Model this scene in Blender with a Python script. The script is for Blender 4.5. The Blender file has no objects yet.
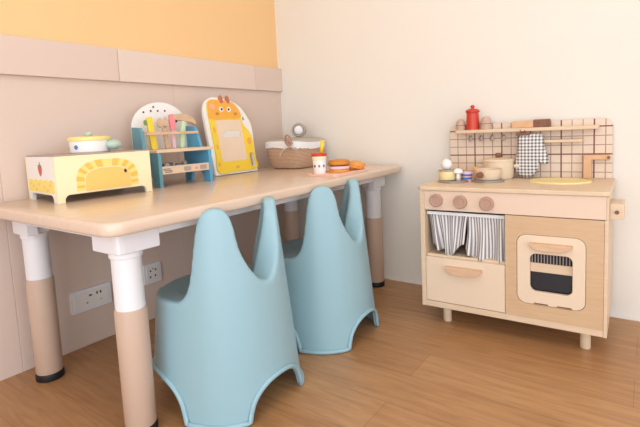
import bpy, bmesh, math, random
from mathutils import Vector, Matrix, Euler
random.seed(7)
PI = math.pi
C = bpy.context.scene.collection
sc = bpy.context.scene

# ------------------------------------------------------------------ materials
def lin(c):
    c /= 255.0
    return c / 12.92 if c <= 0.04045 else ((c + 0.055) / 1.055) ** 2.4
def S(r, g, b): return (lin(r), lin(g), lin(b), 1.0)

def new_mat(name):
    m = bpy.data.materials.new(name); m.use_nodes = True
    nt = m.node_tree
    return m, nt, nt.nodes['Principled BSDF']

def plain(name, col, rough=0.5, noise=0.04, scale=30, metal=0.0, spec=0.5, bump=0.0, coat=0.0):
    m, nt, b = new_mat(name)
    b.inputs['Roughness'].default_value = rough
    b.inputs['Metallic'].default_value = metal
    b.inputs['Specular IOR Level'].default_value = spec
    b.inputs['Coat Weight'].default_value = coat
    tc = nt.nodes.new('ShaderNodeTexCoord')
    n = nt.nodes.new('ShaderNodeTexNoise'); n.inputs['Scale'].default_value = scale; n.inputs['Detail'].default_value = 4
    nt.links.new(tc.outputs['Object'], n.inputs['Vector'])
    mix = nt.nodes.new('ShaderNodeMix'); mix.data_type = 'RGBA'
    mix.inputs['A'].default_value = tuple(c * (1 - noise) for c in col[:3]) + (1,)
    mix.inputs['B'].default_value = tuple(min(1, c * (1 + noise)) for c in col[:3]) + (1,)
    nt.links.new(n.outputs['Fac'], mix.inputs['Factor'])
    nt.links.new(mix.outputs['Result'], b.inputs['Base Color'])
    if bump:
        bp = nt.nodes.new('ShaderNodeBump'); bp.inputs['Strength'].default_value = bump; bp.inputs['Distance'].default_value = 0.002
        nt.links.new(n.outputs['Fac'], bp.inputs['Height']); nt.links.new(bp.outputs['Normal'], b.inputs['Normal'])
    return m

def wood(name, c1, c2, rough=0.45, stretch=(2, 30, 30), spec=0.4, coat=0.0):
    """fine straight grain, stretched along one axis"""
    m, nt, b = new_mat(name)
    b.inputs['Roughness'].default_value = rough; b.inputs['Specular IOR Level'].default_value = spec
    b.inputs['Coat Weight'].default_value = coat; b.inputs['Coat Roughness'].default_value = 0.15
    tc = nt.nodes.new('ShaderNodeTexCoord')
    mp = nt.nodes.new('ShaderNodeMapping'); mp.inputs['Scale'].default_value = stretch
    n = nt.nodes.new('ShaderNodeTexNoise'); n.inputs['Scale'].default_value = 4; n.inputs['Detail'].default_value = 6; n.inputs['Distortion'].default_value = 0.4
    r = nt.nodes.new('ShaderNodeValToRGB')
    r.color_ramp.elements[0].position = 0.3; r.color_ramp.elements[0].color = c1
    r.color_ramp.elements[1].position = 0.7; r.color_ramp.elements[1].color = c2
    nt.links.new(tc.outputs['Object'], mp.inputs['Vector']); nt.links.new(mp.outputs['Vector'], n.inputs['Vector'])
    nt.links.new(n.outputs['Fac'], r.inputs['Fac']); nt.links.new(r.outputs['Color'], b.inputs['Base Color'])
    return m

def floor_mat():
    m, nt, b = new_mat('laminate planks')
    b.inputs['Roughness'].default_value = 0.36; b.inputs['Specular IOR Level'].default_value = 0.5
    tc = nt.nodes.new('ShaderNodeTexCoord')
    br = nt.nodes.new('ShaderNodeTexBrick')
    br.inputs['Scale'].default_value = 1.0
    br.inputs['Brick Width'].default_value = 1.15; br.inputs['Row Height'].default_value = 0.16
    br.inputs['Mortar Size'].default_value = 0.0012; br.inputs['Mortar Smooth'].default_value = 0.3
    br.inputs['Color1'].default_value = S(190, 143, 98); br.inputs['Color2'].default_value = S(181, 133, 89)
    br.inputs['Mortar'].default_value = S(160, 115, 76)
    nt.links.new(tc.outputs['Object'], br.inputs['Vector'])
    mp = nt.nodes.new('ShaderNodeMapping'); mp.inputs['Scale'].default_value = (1.6, 16, 1)
    nt.links.new(tc.outputs['Object'], mp.inputs['Vector'])
    n = nt.nodes.new('ShaderNodeTexNoise'); n.inputs['Scale'].default_value = 3; n.inputs['Detail'].default_value = 7; n.inputs['Distortion'].default_value = 0.8
    nt.links.new(mp.outputs['Vector'], n.inputs['Vector'])
    r = nt.nodes.new('ShaderNodeValToRGB')
    r.color_ramp.elements[0].position = 0.28; r.color_ramp.elements[0].color = (0.74, 0.70, 0.66, 1)
    r.color_ramp.elements[1].position = 0.62; r.color_ramp.elements[1].color = (1, 1, 1, 1)
    nt.links.new(n.outputs['Fac'], r.inputs['Fac'])
    mx = nt.nodes.new('ShaderNodeMix'); mx.data_type = 'RGBA'; mx.blend_type = 'MULTIPLY'; mx.inputs['Factor'].default_value = 1
    nt.links.new(br.outputs['Color'], mx.inputs['A']); nt.links.new(r.outputs['Color'], mx.inputs['B'])
    nt.links.new(mx.outputs['Result'], b.inputs['Base Color'])
    return m

def math_node(nt, op, a, bb=None):
    n = nt.nodes.new('ShaderNodeMath'); n.operation = op
    for i, v in enumerate((a, bb)):
        if v is None: continue
        if isinstance(v, (int, float)): n.inputs[i].default_value = v
        else: nt.links.new(v, n.inputs[i])
    return n.outputs[0]

def grid_mat(name, base, thin, thick, pitch, off_x, off_z):
    """tile grid of thin lines, every third line heavier (Object x / z)"""
    m, nt, b = new_mat(name)
    b.inputs['Roughness'].default_value = 0.5
    tc = nt.nodes.new('ShaderNodeTexCoord'); sp = nt.nodes.new('ShaderNodeSeparateXYZ')
    nt.links.new(tc.outputs['Object'], sp.inputs[0])
    def line(axis, off, p, w):
        v = math_node(nt, 'SUBTRACT', sp.outputs[axis], off - w / 2)
        v = math_node(nt, 'FLOORED_MODULO', v, p)
        return math_node(nt, 'LESS_THAN', v, w)
    t = math_node(nt, 'MAXIMUM', line('X', off_x, pitch, 0.0035), line('Z', off_z, pitch * 0.94, 0.0035))
    k = math_node(nt, 'MAXIMUM', line('X', off_x, pitch * 3, 0.0052), line('Z', off_z, pitch * 0.94 * 3, 0.0052))
    a = nt.nodes.new('ShaderNodeMix'); a.data_type = 'RGBA'; a.inputs['A'].default_value = base; a.inputs['B'].default_value = thin
    nt.links.new(t, a.inputs['Factor'])
    c = nt.nodes.new('ShaderNodeMix'); c.data_type = 'RGBA'; c.inputs['B'].default_value = thick
    nt.links.new(a.outputs['Result'], c.inputs['A']); nt.links.new(k, c.inputs['Factor'])
    nt.links.new(c.outputs['Result'], b.inputs['Base Color'])
    return m

def stripe_mat(name, ca, cb, per_u, duty=0.5, check=False, per_v=1.0):
    """stripes (or a woven check) along the cloth's own UV"""
    m, nt, b = new_mat(name)
    b.inputs['Roughness'].default_value = 0.9; b.inputs['Specular IOR Level'].default_value = 0.1
    uv = nt.nodes.new('ShaderNodeUVMap'); sp = nt.nodes.new('ShaderNodeSeparateXYZ')
    nt.links.new(uv.outputs['UV'], sp.inputs[0])
    def band(s, per):
        v = math_node(nt, 'MULTIPLY', s, per); v = math_node(nt, 'FRACT', v)
        return math_node(nt, 'LESS_THAN', v, duty)
    f = band(sp.outputs['X'], per_u)
    if check:
        g = band(sp.outputs['Y'], per_v)
        f = math_node(nt, 'MULTIPLY', math_node(nt, 'ADD', f, g), 0.5)
    mx = nt.nodes.new('ShaderNodeMix'); mx.data_type = 'RGBA'; mx.inputs['A'].default_value = ca; mx.inputs['B'].default_value = cb
    nt.links.new(f, mx.inputs['Factor']); nt.links.new(mx.outputs['Result'], b.inputs['Base Color'])
    return m

def weave_mat(name, c1, c2):
    m, nt, b = new_mat(name)
    b.inputs['Roughness'].default_value = 0.75
    tc = nt.nodes.new('ShaderNodeTexCoord')
    w = nt.nodes.new('ShaderNodeTexWave'); w.bands_direction = 'Z'; w.inputs['Scale'].default_value = 45; w.inputs['Distortion'].default_value = 3; w.inputs['Detail'].default_value = 2
    w.inputs['Detail Scale'].default_value = 3
    nt.links.new(tc.outputs['Object'], w.inputs['Vector'])
    r = nt.nodes.new('ShaderNodeValToRGB'); r.color_ramp.elements[0].color = c1; r.color_ramp.elements[1].color = c2
    nt.links.new(w.outputs['Fac'], r.inputs['Fac']); nt.links.new(r.outputs['Color'], b.inputs['Base Color'])
    bp = nt.nodes.new('ShaderNodeBump'); bp.inputs['Strength'].default_value = 0.6; bp.inputs['Distance'].default_value = 0.004
    nt.links.new(w.outputs['Fac'], bp.inputs['Height']); nt.links.new(bp.outputs['Normal'], b.inputs['Normal'])
    return m

M = dict(
    floor=floor_mat(),
    white_wall=plain('off-white wall paint', S(238, 231, 221), 0.8, 0.01, 3, spec=0.2),
    yellow_wall=plain('apricot wall paint', S(244, 202, 148), 0.8, 0.012, 3, spec=0.2),
    panel=plain('beige wall panel', S(222, 200, 186), 0.55, 0.02, 2, spec=0.3),
    panel_light=plain('pale beige wall panel', S(228, 208, 195), 0.55, 0.02, 2, spec=0.3),
    seam=plain('panel joint', S(190, 158, 138), 0.7, 0.02),
    ceiling=plain('ceiling paint', S(240, 240, 240), 0.85, 0.01, spec=0.2),
    white_trim=plain('white trim', S(236, 232, 226), 0.5, 0.01),
    table_top=wood('pale wood laminate', S(219, 194, 172), S(225, 201, 180), 0.22, (18, 1.5, 18), 0.5),
    table_edge=plain('pink-beige edge band', S(229, 190, 163), 0.3, 0.02),
    white_plastic=plain('white plastic', S(236, 234, 236), 0.4, 0.01),
    sleeve=plain('beige leg sleeve', S(202, 174, 154), 0.45, 0.02),
    black=plain('black rubber', S(22, 21, 24), 0.5, 0.05),
    blue_plastic=plain('pale blue plastic', S(150, 184, 194), 0.36, 0.008, 8, spec=0.45),
    k_wood=wood('pale birch ply', S(220, 193, 162), S(228, 203, 174), 0.42, (3, 3, 26)),
    k_wood2=wood('tan birch panel', S(206, 171, 133), S(213, 181, 145), 0.42, (3, 3, 26)),
    k_tan=wood('orange tan wood', S(214, 168, 126), S(224, 180, 140), 0.45, (4, 20, 4)),
    k_face=plain('pinkish beige painted front', S(228, 202, 180), 0.45, 0.015, 6),
    k_cream=plain('cream painted front', S(232, 209, 183), 0.45, 0.012, 6),
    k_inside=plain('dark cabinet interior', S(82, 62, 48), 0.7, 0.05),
    k_handle=wood('pale wood handle', S(213, 174, 140), S(224, 188, 155), 0.45, (3, 20, 20)),
    dial=wood('mauve-brown dial wood', S(178, 142, 124), S(190, 154, 136), 0.5, (20, 20, 3)),
    tiles=grid_mat('checked backsplash', S(229, 207, 186), S(168, 136, 118), S(122, 66, 52), 0.0373, 1.131, 0.642),
    sink=plain('yellow basin', S(243, 224, 156), 0.35, 0.02),
    burner=plain('grey burner disc', S(160, 148, 140), 0.35, 0.03, metal=0.4),
    brown_wood=wood('dark brown wood', S(118, 76, 56), S(140, 94, 72), 0.5, (20, 4, 20)),
    screen=plain('dark oven panel', S(34, 36, 44), 0.25, 0.03),
    grill=stripe_mat('dark grill', S(50, 42, 42), S(150, 142, 136), 15, 0.4),
    red=plain('red lacquer', S(206, 62, 40), 0.4, 0.02),
    natural=wood('natural wood', S(203, 170, 140), S(215, 184, 154), 0.5, (6, 6, 20)),
    paper=plain('beige writing surface', S(236, 212, 186), 0.75, 0.02),
    horn=plain('brown horn paint', S(192, 112, 84), 0.5, 0.02),
    shaker=wood('grey-brown wood', S(192, 162, 142), S(204, 176, 156), 0.5, (6, 6, 20)),
    lid_yellow=plain('soft yellow lid', S(248, 228, 142), 0.4, 0.02, 8),
    tile_yellow=plain('soft yellow tile', S(250, 222, 126), 0.4, 0.02, 8),
    tile_orange=plain('soft orange tile', S(248, 194, 84), 0.4, 0.02, 8),
    cream_pot=plain('cream painted wood', S(228, 206, 178), 0.45, 0.02),
    mitt=stripe_mat('grey gingham', S(236, 233, 230), S(98, 97, 104), 11, 0.48, True, 11),
    curtain=stripe_mat('grey ticking stripe', S(236, 232, 229), S(150, 146, 149), 21, 0.5),
    cloth_white=plain('white cloth', S(238, 236, 236), 0.9, 0.03, 60, spec=0.1),
    toy_cream=plain('cream toy paint', S(250, 233, 190), 0.4, 0.015, 8),
    butter=plain('butter paint', S(238, 216, 158), 0.45, 0.02, 8),
    toy_white=plain('white toy paint', S(244, 240, 236), 0.4, 0.012, 8),
    toy_yellow=plain('yellow toy paint', S(247, 212, 62), 0.4, 0.02, 8),
    toy_pale_yellow=plain('pale yellow toy paint', S(250, 226, 120), 0.4, 0.02, 8),
    toy_orange=plain('orange toy paint', S(243, 176, 66), 0.4, 0.02, 8),
    toy_amber=plain('amber toy paint', S(250, 202, 112), 0.4, 0.02, 8),
    toy_blue=plain('blue toy paint', S(92, 168, 204), 0.42, 0.02, 8),
    toy_teal=plain('grey teal toy paint', S(104, 158, 172), 0.42, 0.02, 8),
    toy_pink=plain('pink toy paint', S(240, 142, 150), 0.42, 0.02, 8),
    toy_green=plain('pale green toy paint', S(204, 228, 184), 0.42, 0.02, 8),
    toy_mint=plain('mint toy paint', S(184, 206, 192), 0.42, 0.02, 8),
    toy_peach=plain('peach toy paint', S(247, 180, 150), 0.42, 0.02, 8),
    tray_pink=plain('pale pink tray', S(246, 200, 180), 0.4, 0.02, 8),
    toy_grey=plain('mauve grey toy paint', S(176, 158, 148), 0.45, 0.02, 8),
    leaf=plain('leaf green paint', S(112, 152, 82), 0.5, 0.03),
    berry=plain('berry red paint', S(206, 92, 88), 0.5, 0.03),
    ink=plain('dark paint', S(56, 44, 40), 0.5, 0.03),
    navy=plain('blue flower paint', S(84, 120, 190), 0.5, 0.03),
    bun=plain('baked bun', S(208, 134, 46), 0.5, 0.06, 40),
    patty=plain('brown patty', S(112, 66, 34), 0.6, 0.06, 60),
    ham=plain('pink ham', S(240, 196, 200), 0.5, 0.02),
    crisp=plain('orange crumb', S(232, 158, 76), 0.6, 0.1, 60, bump=0.4),
    wicker=weave_mat('wicker', S(184, 144, 116), S(226, 191, 162)),
    grey_cloth=plain('grey linen', S(188, 178, 166), 0.95, 0.06, 80, spec=0.1),
    dark_grey_cloth=plain('dark grey plush', S(178, 170, 160), 0.95, 0.08, 80, spec=0.1),
    ribbon=plain('brown ribbon', S(176, 140, 124), 0.9, 0.06, 60, spec=0.1),
    ribbon_pale=plain('pale ribbon', S(214, 200, 190), 0.9, 0.06, 60, spec=0.1),
    grey_tool=plain('grey tool paint', S(120, 112, 112), 0.5, 0.2, 20),
    hook=plain('grey hook', S(178, 162, 150), 0.4, 0.02),
    lamp=None,
)

# ------------------------------------------------------------------ helpers
def link(name, me, mat, parent=None, smooth=False):
    if mat is not None:
        for mm in (mat if isinstance(mat, (list, tuple)) else [mat]): me.materials.append(mm)
    if smooth:
        for p in me.polygons: p.use_smooth = True
    o = bpy.data.objects.new(name, me); C.objects.link(o)
    if parent is not None: o.parent = parent
    return o
def obj(name, bm, mat, parent=None, smooth=False, auto=False):
    bmesh.ops.recalc_face_normals(bm, faces=bm.faces[:])
    me = bpy.data.meshes.new(name); bm.to_mesh(me); bm.free()
    o = link(name, me, mat, parent, smooth or auto)
    if auto:
        try: me.set_sharp_from_angle(angle=math.radians(35))
        except Exception: pass
    return o
def thing(name, label, cat, loc=(0, 0, 0), rotz=0.0, group=None):
    o = bpy.data.objects.new(name, None); C.objects.link(o)
    o.location = loc; o.rotation_euler = (0, 0, rotz); o.empty_display_size = 0.05
    o['label'] = label; o['category'] = cat
    if group: o['group'] = group
    return o
def tag(o, label, cat, group=None):
    o['label'] = label; o['category'] = cat
    if group: o['group'] = group
    return o
def struct(o): o['kind'] = 'structure'; return o
def BM(): return bmesh.new()

def box(bm, x0, x1, y0, y1, z0, z1, bev=0.0, seg=2, mi=0):
    t = bmesh.new()
    bmesh.ops.create_cube(t, size=1.0, matrix=Matrix.Translation(((x0 + x1) / 2, (y0 + y1) / 2, (z0 + z1) / 2)) @ Matrix.Diagonal((x1 - x0, y1 - y0, z1 - z0, 1)))
    if bev: bmesh.ops.bevel(t, geom=t.edges[:], offset=bev, segments=seg, profile=0.5, affect='EDGES')
    merge(bm, t, mi); return bm
def merge(bm, t, mi=0, mat=None):
    if mat is not None: bmesh.ops.transform(t, matrix=mat, verts=t.verts[:])
    mp = {}
    for v in t.verts: mp[v] = bm.verts.new(v.co)
    for f in t.faces:
        try:
            nf = bm.faces.new([mp[v] for v in f.verts]); nf.material_index = mi if mi else f.material_index
        except ValueError: pass
    t.free()
def lathe(bm, prof, seg=40, mat=None, mi=0):
    """prof: (r, z) from bottom to top; r 0 closes the end"""
    t = bmesh.new(); rings = []
    for r, z in prof:
        if r <= 1e-6: rings.append([t.verts.new((0, 0, z))])
        else: rings.append([t.verts.new((r * math.cos(2 * PI * i / seg), r * math.sin(2 * PI * i / seg), z)) for i in range(seg)])
    for a, b in zip(rings, rings[1:]):
        for i in range(seg):
            j = (i + 1) % seg
            if len(a) == 1 and len(b) == 1: continue
            if len(a) == 1: t.faces.new((a[0], b[i], b[j]))
            elif len(b) == 1: t.faces.new((a[i], a[j], b[0]))
            else: t.faces.new((a[i], a[j], b[j], b[i]))
    merge(bm, t, mi, mat); return bm
def cyl(bm, r, z0, z1, bev=0.0, seg=40, mat=None, mi=0):
    if bev:
        p = [(0, z0), (r - bev, z0), (r - bev * .3, z0 + bev * .3), (r, z0 + bev), (r, z1 - bev), (r - bev * .3, z1 - bev * .3), (r - bev, z1), (0, z1)]
    else: p = [(0, z0), (r, z0), (r, z1), (0, z1)]
    return lathe(bm, p, seg, mat, mi)
def tube(bm, pts, r, seg=10, mi=0, closed=False, r2=None):
    """round tube through pts; r a number or a list"""
    pts = [Vector(p) for p in pts]; n = len(pts)
    rs = r if isinstance(r, (list, tuple)) else [r] * n
    up = Vector((0, 0, 1)); rings = []; prev = None
    for i, p in enumerate(pts):
        a = pts[(i - 1) % n] if (closed or i > 0) else p
        b = pts[(i + 1) % n] if (closed or i < n - 1) else p
        d = (b - a).normalized()
        if prev is None:
            x = d.cross(up)
            if x.length < 1e-3: x = d.cross(Vector((1, 0, 0)))
        else: x = prev - d * prev.dot(d)
        x.normalize(); y = d.cross(x).normalized(); prev = x
        k = (r2 / (rs[i] or 1)) if r2 else 1
        rings.append([bm.verts.new(p + (x * math.cos(2 * PI * j / seg) + y * k * math.sin(2 * PI * j / seg)) * rs[i]) for j in range(seg)])
    m = n if closed else n - 1
    for i in range(m):
        a, b = rings[i], rings[(i + 1) % n]
        for j in range(seg):
            f = bm.faces.new((a[j], a[(j + 1) % seg], b[(j + 1) % seg], b[j])); f.material_index = mi
    if not closed:
        bm.faces.new(rings[0][::-1]).material_index = mi; bm.faces.new(rings[-1]).material_index = mi
    return bm
def smooth_path(pts, n=8):
    """Catmull-Rom through pts"""
    P = [Vector(p) for p in pts]; out = []
    for i in range(len(P) - 1):
        p0 = P[max(i - 1, 0)]; p1 = P[i]; p2 = P[i + 1]; p3 = P[min(i + 2, len(P) - 1)]
        for k in range(n):
            t = k / n
            out.append(0.5 * ((2 * p1) + (p2 - p0) * t + (2 * p0 - 5 * p1 + 4 * p2 - p3) * t * t + (3 * p1 - p0 - 3 * p2 + p3) * t ** 3))
    out.append(P[-1]); return out
def rrect(x0, x1, y0, y1, r, n=6):
    out = []
    for cx, cy, a0 in ((x1 - r, y1 - r, 0), (x0 + r, y1 - r, 90), (x0 + r, y0 + r, 180), (x1 - r, y0 + r, 270)):
        for k in range(n + 1):
            a = math.radians(a0 + 90 * k / n); out.append((cx + r * math.cos(a), cy + r * math.sin(a)))
    return out
def circle(cx, cy, r, n=24, ry=None, rot=0):
    ry = ry or r; c, s = math.cos(rot), math.sin(rot); out = []
    for i in range(n):
        u, v = r * math.cos(2 * PI * i / n), ry * math.sin(2 * PI * i / n)
        out.append((cx + u * c - v * s, cy + u * s + v * c))
    return out
def closed_smooth(pts, n=6):
    P = [Vector((p[0], p[1], 0)) for p in pts]; out = []; L = len(P)
    for i in range(L):
        p0, p1, p2, p3 = P[i - 1], P[i], P[(i + 1) % L], P[(i + 2) % L]
        for k in range(n):
            t = k / n; v = 0.5 * ((2 * p1) + (p2 - p0) * t + (2 * p0 - 5 * p1 + 4 * p2 - p3) * t * t + (3 * p1 - p0 - 3 * p2 + p3) * t ** 3)
            out.append((v.x, v.y))
    return out
PLANE = {  # local (u, v, w) of a plate -> thing space
    'xz': Matrix(((1, 0, 0, 0), (0, 0, -1, 0), (0, 1, 0, 0), (0, 0, 0, 1))),   # u=x, v=z, faces -y
    'yz': Matrix(((0, 0, 1, 0), (1, 0, 0, 0), (0, 1, 0, 0), (0, 0, 0, 1))),    # u=y, v=z, faces +x
    'xy': Matrix.Identity(4)}
def plate(loops, t, plane='xy', at=0.0, bevel=0.0):
    """solid plate from an outline and holes; 'at' is where its back sits along its normal, t its thickness"""
    cu = bpy.data.curves.new('outline', 'CURVE'); cu.dimensions = '2D'; cu.fill_mode = 'BOTH'
    cu.extrude = t / 2 - bevel; cu.bevel_depth = bevel; cu.bevel_resolution = 2; cu.offset = -bevel
    for lp in loops:
        sp = cu.splines.new('POLY'); sp.points.add(len(lp) - 1); sp.use_cyclic_u = True
        for p, q in zip(sp.points, lp): p.co = (q[0], q[1], 0, 1)
    o = bpy.data.objects.new('outline', cu); C.objects.link(o)
    dg = bpy.context.evaluated_depsgraph_get(); dg.update()
    me = bpy.data.meshes.new_from_object(o.evaluated_get(dg))
    t2 = bmesh.new(); t2.from_mesh(me)
    bpy.data.objects.remove(o); bpy.data.curves.remove(cu); bpy.data.meshes.remove(me)
    bmesh.ops.remove_doubles(t2, verts=t2.verts[:], dist=1e-6)
    bmesh.ops.transform(t2, matrix=PLANE[plane] @ Matrix.Translation((0, 0, at + t / 2)), verts=t2.verts[:])
    for f in t2.faces: f.material_index = 0
    return t2
def pl(bm, loops, t, plane='xy', at=0.0, bevel=0.0, mi=0, mat=None):
    merge(bm, plate(loops, t, plane, at, bevel), mi, mat); return bm

# ------------------------------------------------------------------ the room
RX, RY, RZ = 3.7, -3.5, 2.6
struct(obj('floor', box(BM(), -0.1, RX + .1, RY - .1, 0.1, -0.08, 0), M['floor']))
struct(obj('ceiling', box(BM(), -0.1, RX + .1, RY - .1, 0.1, RZ, RZ + .08), M['ceiling']))
struct(obj('wall_left', box(BM(), -0.1, -0.004, RY, 0.0, 0, RZ), M['yellow_wall']))
struct(obj('wall_right', box(BM(), -0.1, RX + .1, 0.0, 0.1, 0, RZ), M['white_wall']))
SY0, SY1, SZ0, SZ1 = -3.2, -1.0, 0.06, 2.0     # balcony door opening to the right of the camera
b = BM()
box(b, RX, RX + .1, RY, SY0, 0, RZ); box(b, RX, RX + .1, SY1, 0, 0, RZ)
box(b, RX, RX + .1, SY0, SY1, 0, SZ0); box(b, RX, RX + .1, SY0, SY1, SZ1, RZ)
struct(obj('wall_side', b, M['white_wall']))
b = BM()
for y in (SY0, (SY0 + SY1) / 2 - .025, SY1 - .05): box(b, RX + .03, RX + .07, y, y + .05, SZ0, SZ1)
for z in (SZ0, SZ1 - .05): box(b, RX + .03, RX + .07, SY0, SY1, z, z + .05)
struct(obj('window_2', b, M['white_trim']))
WX0, WX1, WZ0, WZ1 = 0.9, 3.4, 0.06, 2.0      # window opening behind the camera
b = BM()
box(b, -0.1, WX0, RY - .1, RY, 0, RZ); box(b, WX1, RX + .1, RY - .1, RY, 0, RZ)
box(b, WX0, WX1, RY - .1, RY, 0, WZ0); box(b, WX0, WX1, RY - .1, RY, WZ1, RZ)
struct(obj('wall_back', b, M['white_wall']))
b = BM()
for x in (WX0, (WX0 + WX1) / 2 - .025, WX1 - .05): box(b, x, x + .05, RY - .07, RY - .03, WZ0, WZ1)
for z in (WZ0, WZ1 - .05): box(b, WX0, WX1, RY - .07, RY - .03, z, z + .05)
struct(obj('window_1', b, M['white_trim']))
struct(obj('baseboard_right', box(BM(), 0.0, RX, -0.004, 0.0, 0.0, 0.012, 0.001), M['white_wall']))

# beige panelling on the left wall: tall lower panels, a thicker row of cap boards on top
low = [(RY, -2.9), (-2.9, -2.15), (-2.15, -1.45), (-1.45, -0.743), (-0.743, 0.0)]
for i, (a, c) in enumerate(low):
    struct(obj('trim_%d' % (i + 1), box(BM(), -0.004, 0.006, a + .0003, c - .0003, 0.0, 1.022, 0.0012, 1), M['panel']))
cap = [(RY, -3.0), (-3.0, -2.0), (-2.0, -1.005), (-1.005, -0.221), (-0.221, 0.0)]
for i, (a, c) in enumerate(cap):
    struct(obj('trim_%d' % (i + 6), box(BM(), -0.004, 0.024, a + .0008, c - .0008, 1.0135, 1.1425, 0.003, 2), M['panel_light'] if i in (3,) else M['panel']))

# wall sockets
def socket(y0, y1, z0, z1, label, holes):
    t = thing('wall_socket', label, 'socket', (0.006, (y0 + y1) / 2, (z0 + z1) / 2))
    hw, hh = (y1 - y0) / 2, (z1 - z0) / 2
    pl(b := BM(), [rrect(-hw, hw, -hh, hh, .006)], .009, 'yz', 0, .002)
    obj('plate', b, M['white_plastic'], t)
    b = BM(); pl(b, [rrect(-hw + .012, hw - .012, -hh + .012, hh - .012, .004)], .003, 'yz', .0085, .0008)
    obj('insert', b, M['white_trim'], t)
    for (u, v, w, h) in holes:
        obj('slot', box(BM(), .0112, .0119, u - w / 2, u + w / 2, v - h / 2, v + h / 2), M['ink'], t)
socket(-1.276, -1.117, 0.139, 0.224, 'wide white double wall socket low on the beige wall, between the two left table legs', [(-.006, .014, .012, .006), (.02, .016, .006, .010), (.034, .016, .006, .010), (-.02, -.012, .005, .005), (.034, -.012, .004, .004)])
socket(-0.970, -0.884, 0.160, 0.246, 'square white wall socket with five holes beside the left blue chair', [(-.012, .012, .007, .008), (.013, .014, .007, .008), (-.014, -.014, .006, .009), (.010, -.012, .006, .009), (0, .02, .005, .005)])

# ------------------------------------------------------------------ table
TX0, TX1, TY0, TY1 = 0.010, 0.780, -1.527, -0.022
LX0, LX1, LY0, LY1 = 0.1247, 0.650, -1.4143, -0.1055
ZB, ZT = 0.5617, 0.595
tb = thing('activity_table', 'long pale wood table with white and beige legs along the left wall', 'table', ((TX0 + TX1) / 2, (TY0 + TY1) / 2, 0))
ox, oy = (TX0 + TX1) / 2, (TY0 + TY1) / 2
b = BM(); hx, hy = (TX1 - TX0) / 2, (TY1 - TY0) / 2
pl(b, [rrect(-hx, hx, -hy, hy, .045, 10)], ZT - ZB, 'xy', ZB, .009)
obj('tabletop', b, M['table_top'], tb, auto=True)
E_ = .047
for y, sg in ((LY0, -1), (LY1, 1)):
    ya, yb = sorted((y + sg * E_ - oy, y + sg * (E_ - .016) - oy)); obj('apron', box(BM(), LX0 + .071 - ox, LX1 - .071 - ox, ya, yb, ZB - .028, ZB - .0005, .003), M['white_plastic'], tb)
for x, sg in ((LX0, -1), (LX1, 1)):
    xa, xb = sorted((x + sg * E_ - ox, x + sg * (E_ - .016) - ox)); obj('apron', box(BM(), xa, xb, LY0 + .071 - oy, LY1 - .071 - oy, ZB - .032, ZB - .0005, .003), M['white_plastic'], tb)
for x, y in ((LX1, LY0), (LX0, LY0), (LX1, LY1), (LX0, LY1)):
    sx = 1 if x > ox else -1; sy = 1 if y > oy else -1
    b = BM(); lathe(b, [(0, .022), (.038, .022), (.0405, .026), (.0412, .338), (.0395, .3448), (0, .3448)], 48, Matrix.Translation((x - ox, y - oy, 0)))
    leg = obj('leg', b, M['sleeve'], tb, auto=True)
    b = BM(); cyl(b, .0375, .344, ZB - .02, 0, 48, Matrix.Translation((x - ox, y - oy, 0)))
    obj('upper_tube', b, M['white_plastic'], leg, auto=True)
    b = BM()
    poly = [(.048, .030), (.046, .041), (.041, .046), (.030, .048), (-.070, .048), (-.070, .018), (-.046, .016), (-.042, -.028), (-.028, -.042), (.016, -.046), (.018, -.070), (.048, -.070)]
    pl(b, [[(x - ox + sx * u, y - oy + sy * v) for u, v in poly]], .064, 'xy', ZB - .0646, .003)
    cyl(b, .0415, ZB - .082, ZB - .0652, .004, 40, Matrix.Translation((x - ox, y - oy, 0)))
    obj('bracket', b, M['white_plastic'], leg)
    b = BM(); cyl(b, .0425, 0, .024, .003, 40, Matrix.Translation((x - ox, y - oy, 0)))
    obj('foot', b, M['black'], leg, auto=True)

# ------------------------------------------------------------------ chairs
def interp(xs, ys, x):
    if x <= xs[0]: return ys[0]
    for i in range(len(xs) - 1):
        if x <= xs[i + 1]:
            t = (x - xs[i]) / (xs[i + 1] - xs[i])
            # monotone hermite
            def sl(k):
                if k <= 0 or k >= len(xs) - 1: return 0.0
                a = (ys[k] - ys[k - 1]) / (xs[k] - xs[k - 1]); c = (ys[k + 1] - ys[k]) / (xs[k + 1] - xs[k])
                return 0.0 if a * c <= 0 else 2 * a * c / (a + c)
            h = xs[i + 1] - xs[i]; m0, m1 = sl(i), sl(i + 1)
            return (2 * t**3 - 3 * t**2 + 1) * ys[i] + (t**3 - 2 * t**2 + t) * h * m0 + (-2 * t**3 + 3 * t**2) * ys[i + 1] + (t**3 - t**2) * h * m1
    return ys[-1]
TOPA = [0, 5, 10, 16, 22, 28, 32, 36, 42, 50, 58, 64, 68.5, 72, 75, 79, 85, 92, 180]
TOPZ = [.370, .373, .384, .405, .434, .478, .540, .570, .586, .590, .585, .572, .546, .496, .430, .372, .343, .332, .328]
def ztop(a): return interp(TOPA, TOPZ, a)
def zbot(a):
    def arch(c, w, h):
        u = abs(a - c) / w
        return h * (1 - u ** 2.3) ** .5 if u < 1 else 0.0
    return max(arch(0, 31, .098), arch(118, 37, .118), arch(180, 11, .07)) 
def crad(z): return .2065 - .087 * z + .010 * max(0, 1 - z / .07) ** 2 * 0
def cpos(th, z, dr=0.0):
    r = crad(z) + dr
    x, y = r * math.cos(th), r * math.sin(th)
    # gently squared cross-section, a little longer towards the front
    k = 1 + .03 * (math.sin(2 * th) ** 2)
    c = max(0.0, -math.cos(th) + .35) / 1.35
    f = min(1.0, c * 1.6); f = f * f * (3 - 2 * f)
    return x * k * (1 + (.16 * f if x < 0 else 0)), y * k * (1 + .10 * f)
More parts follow.
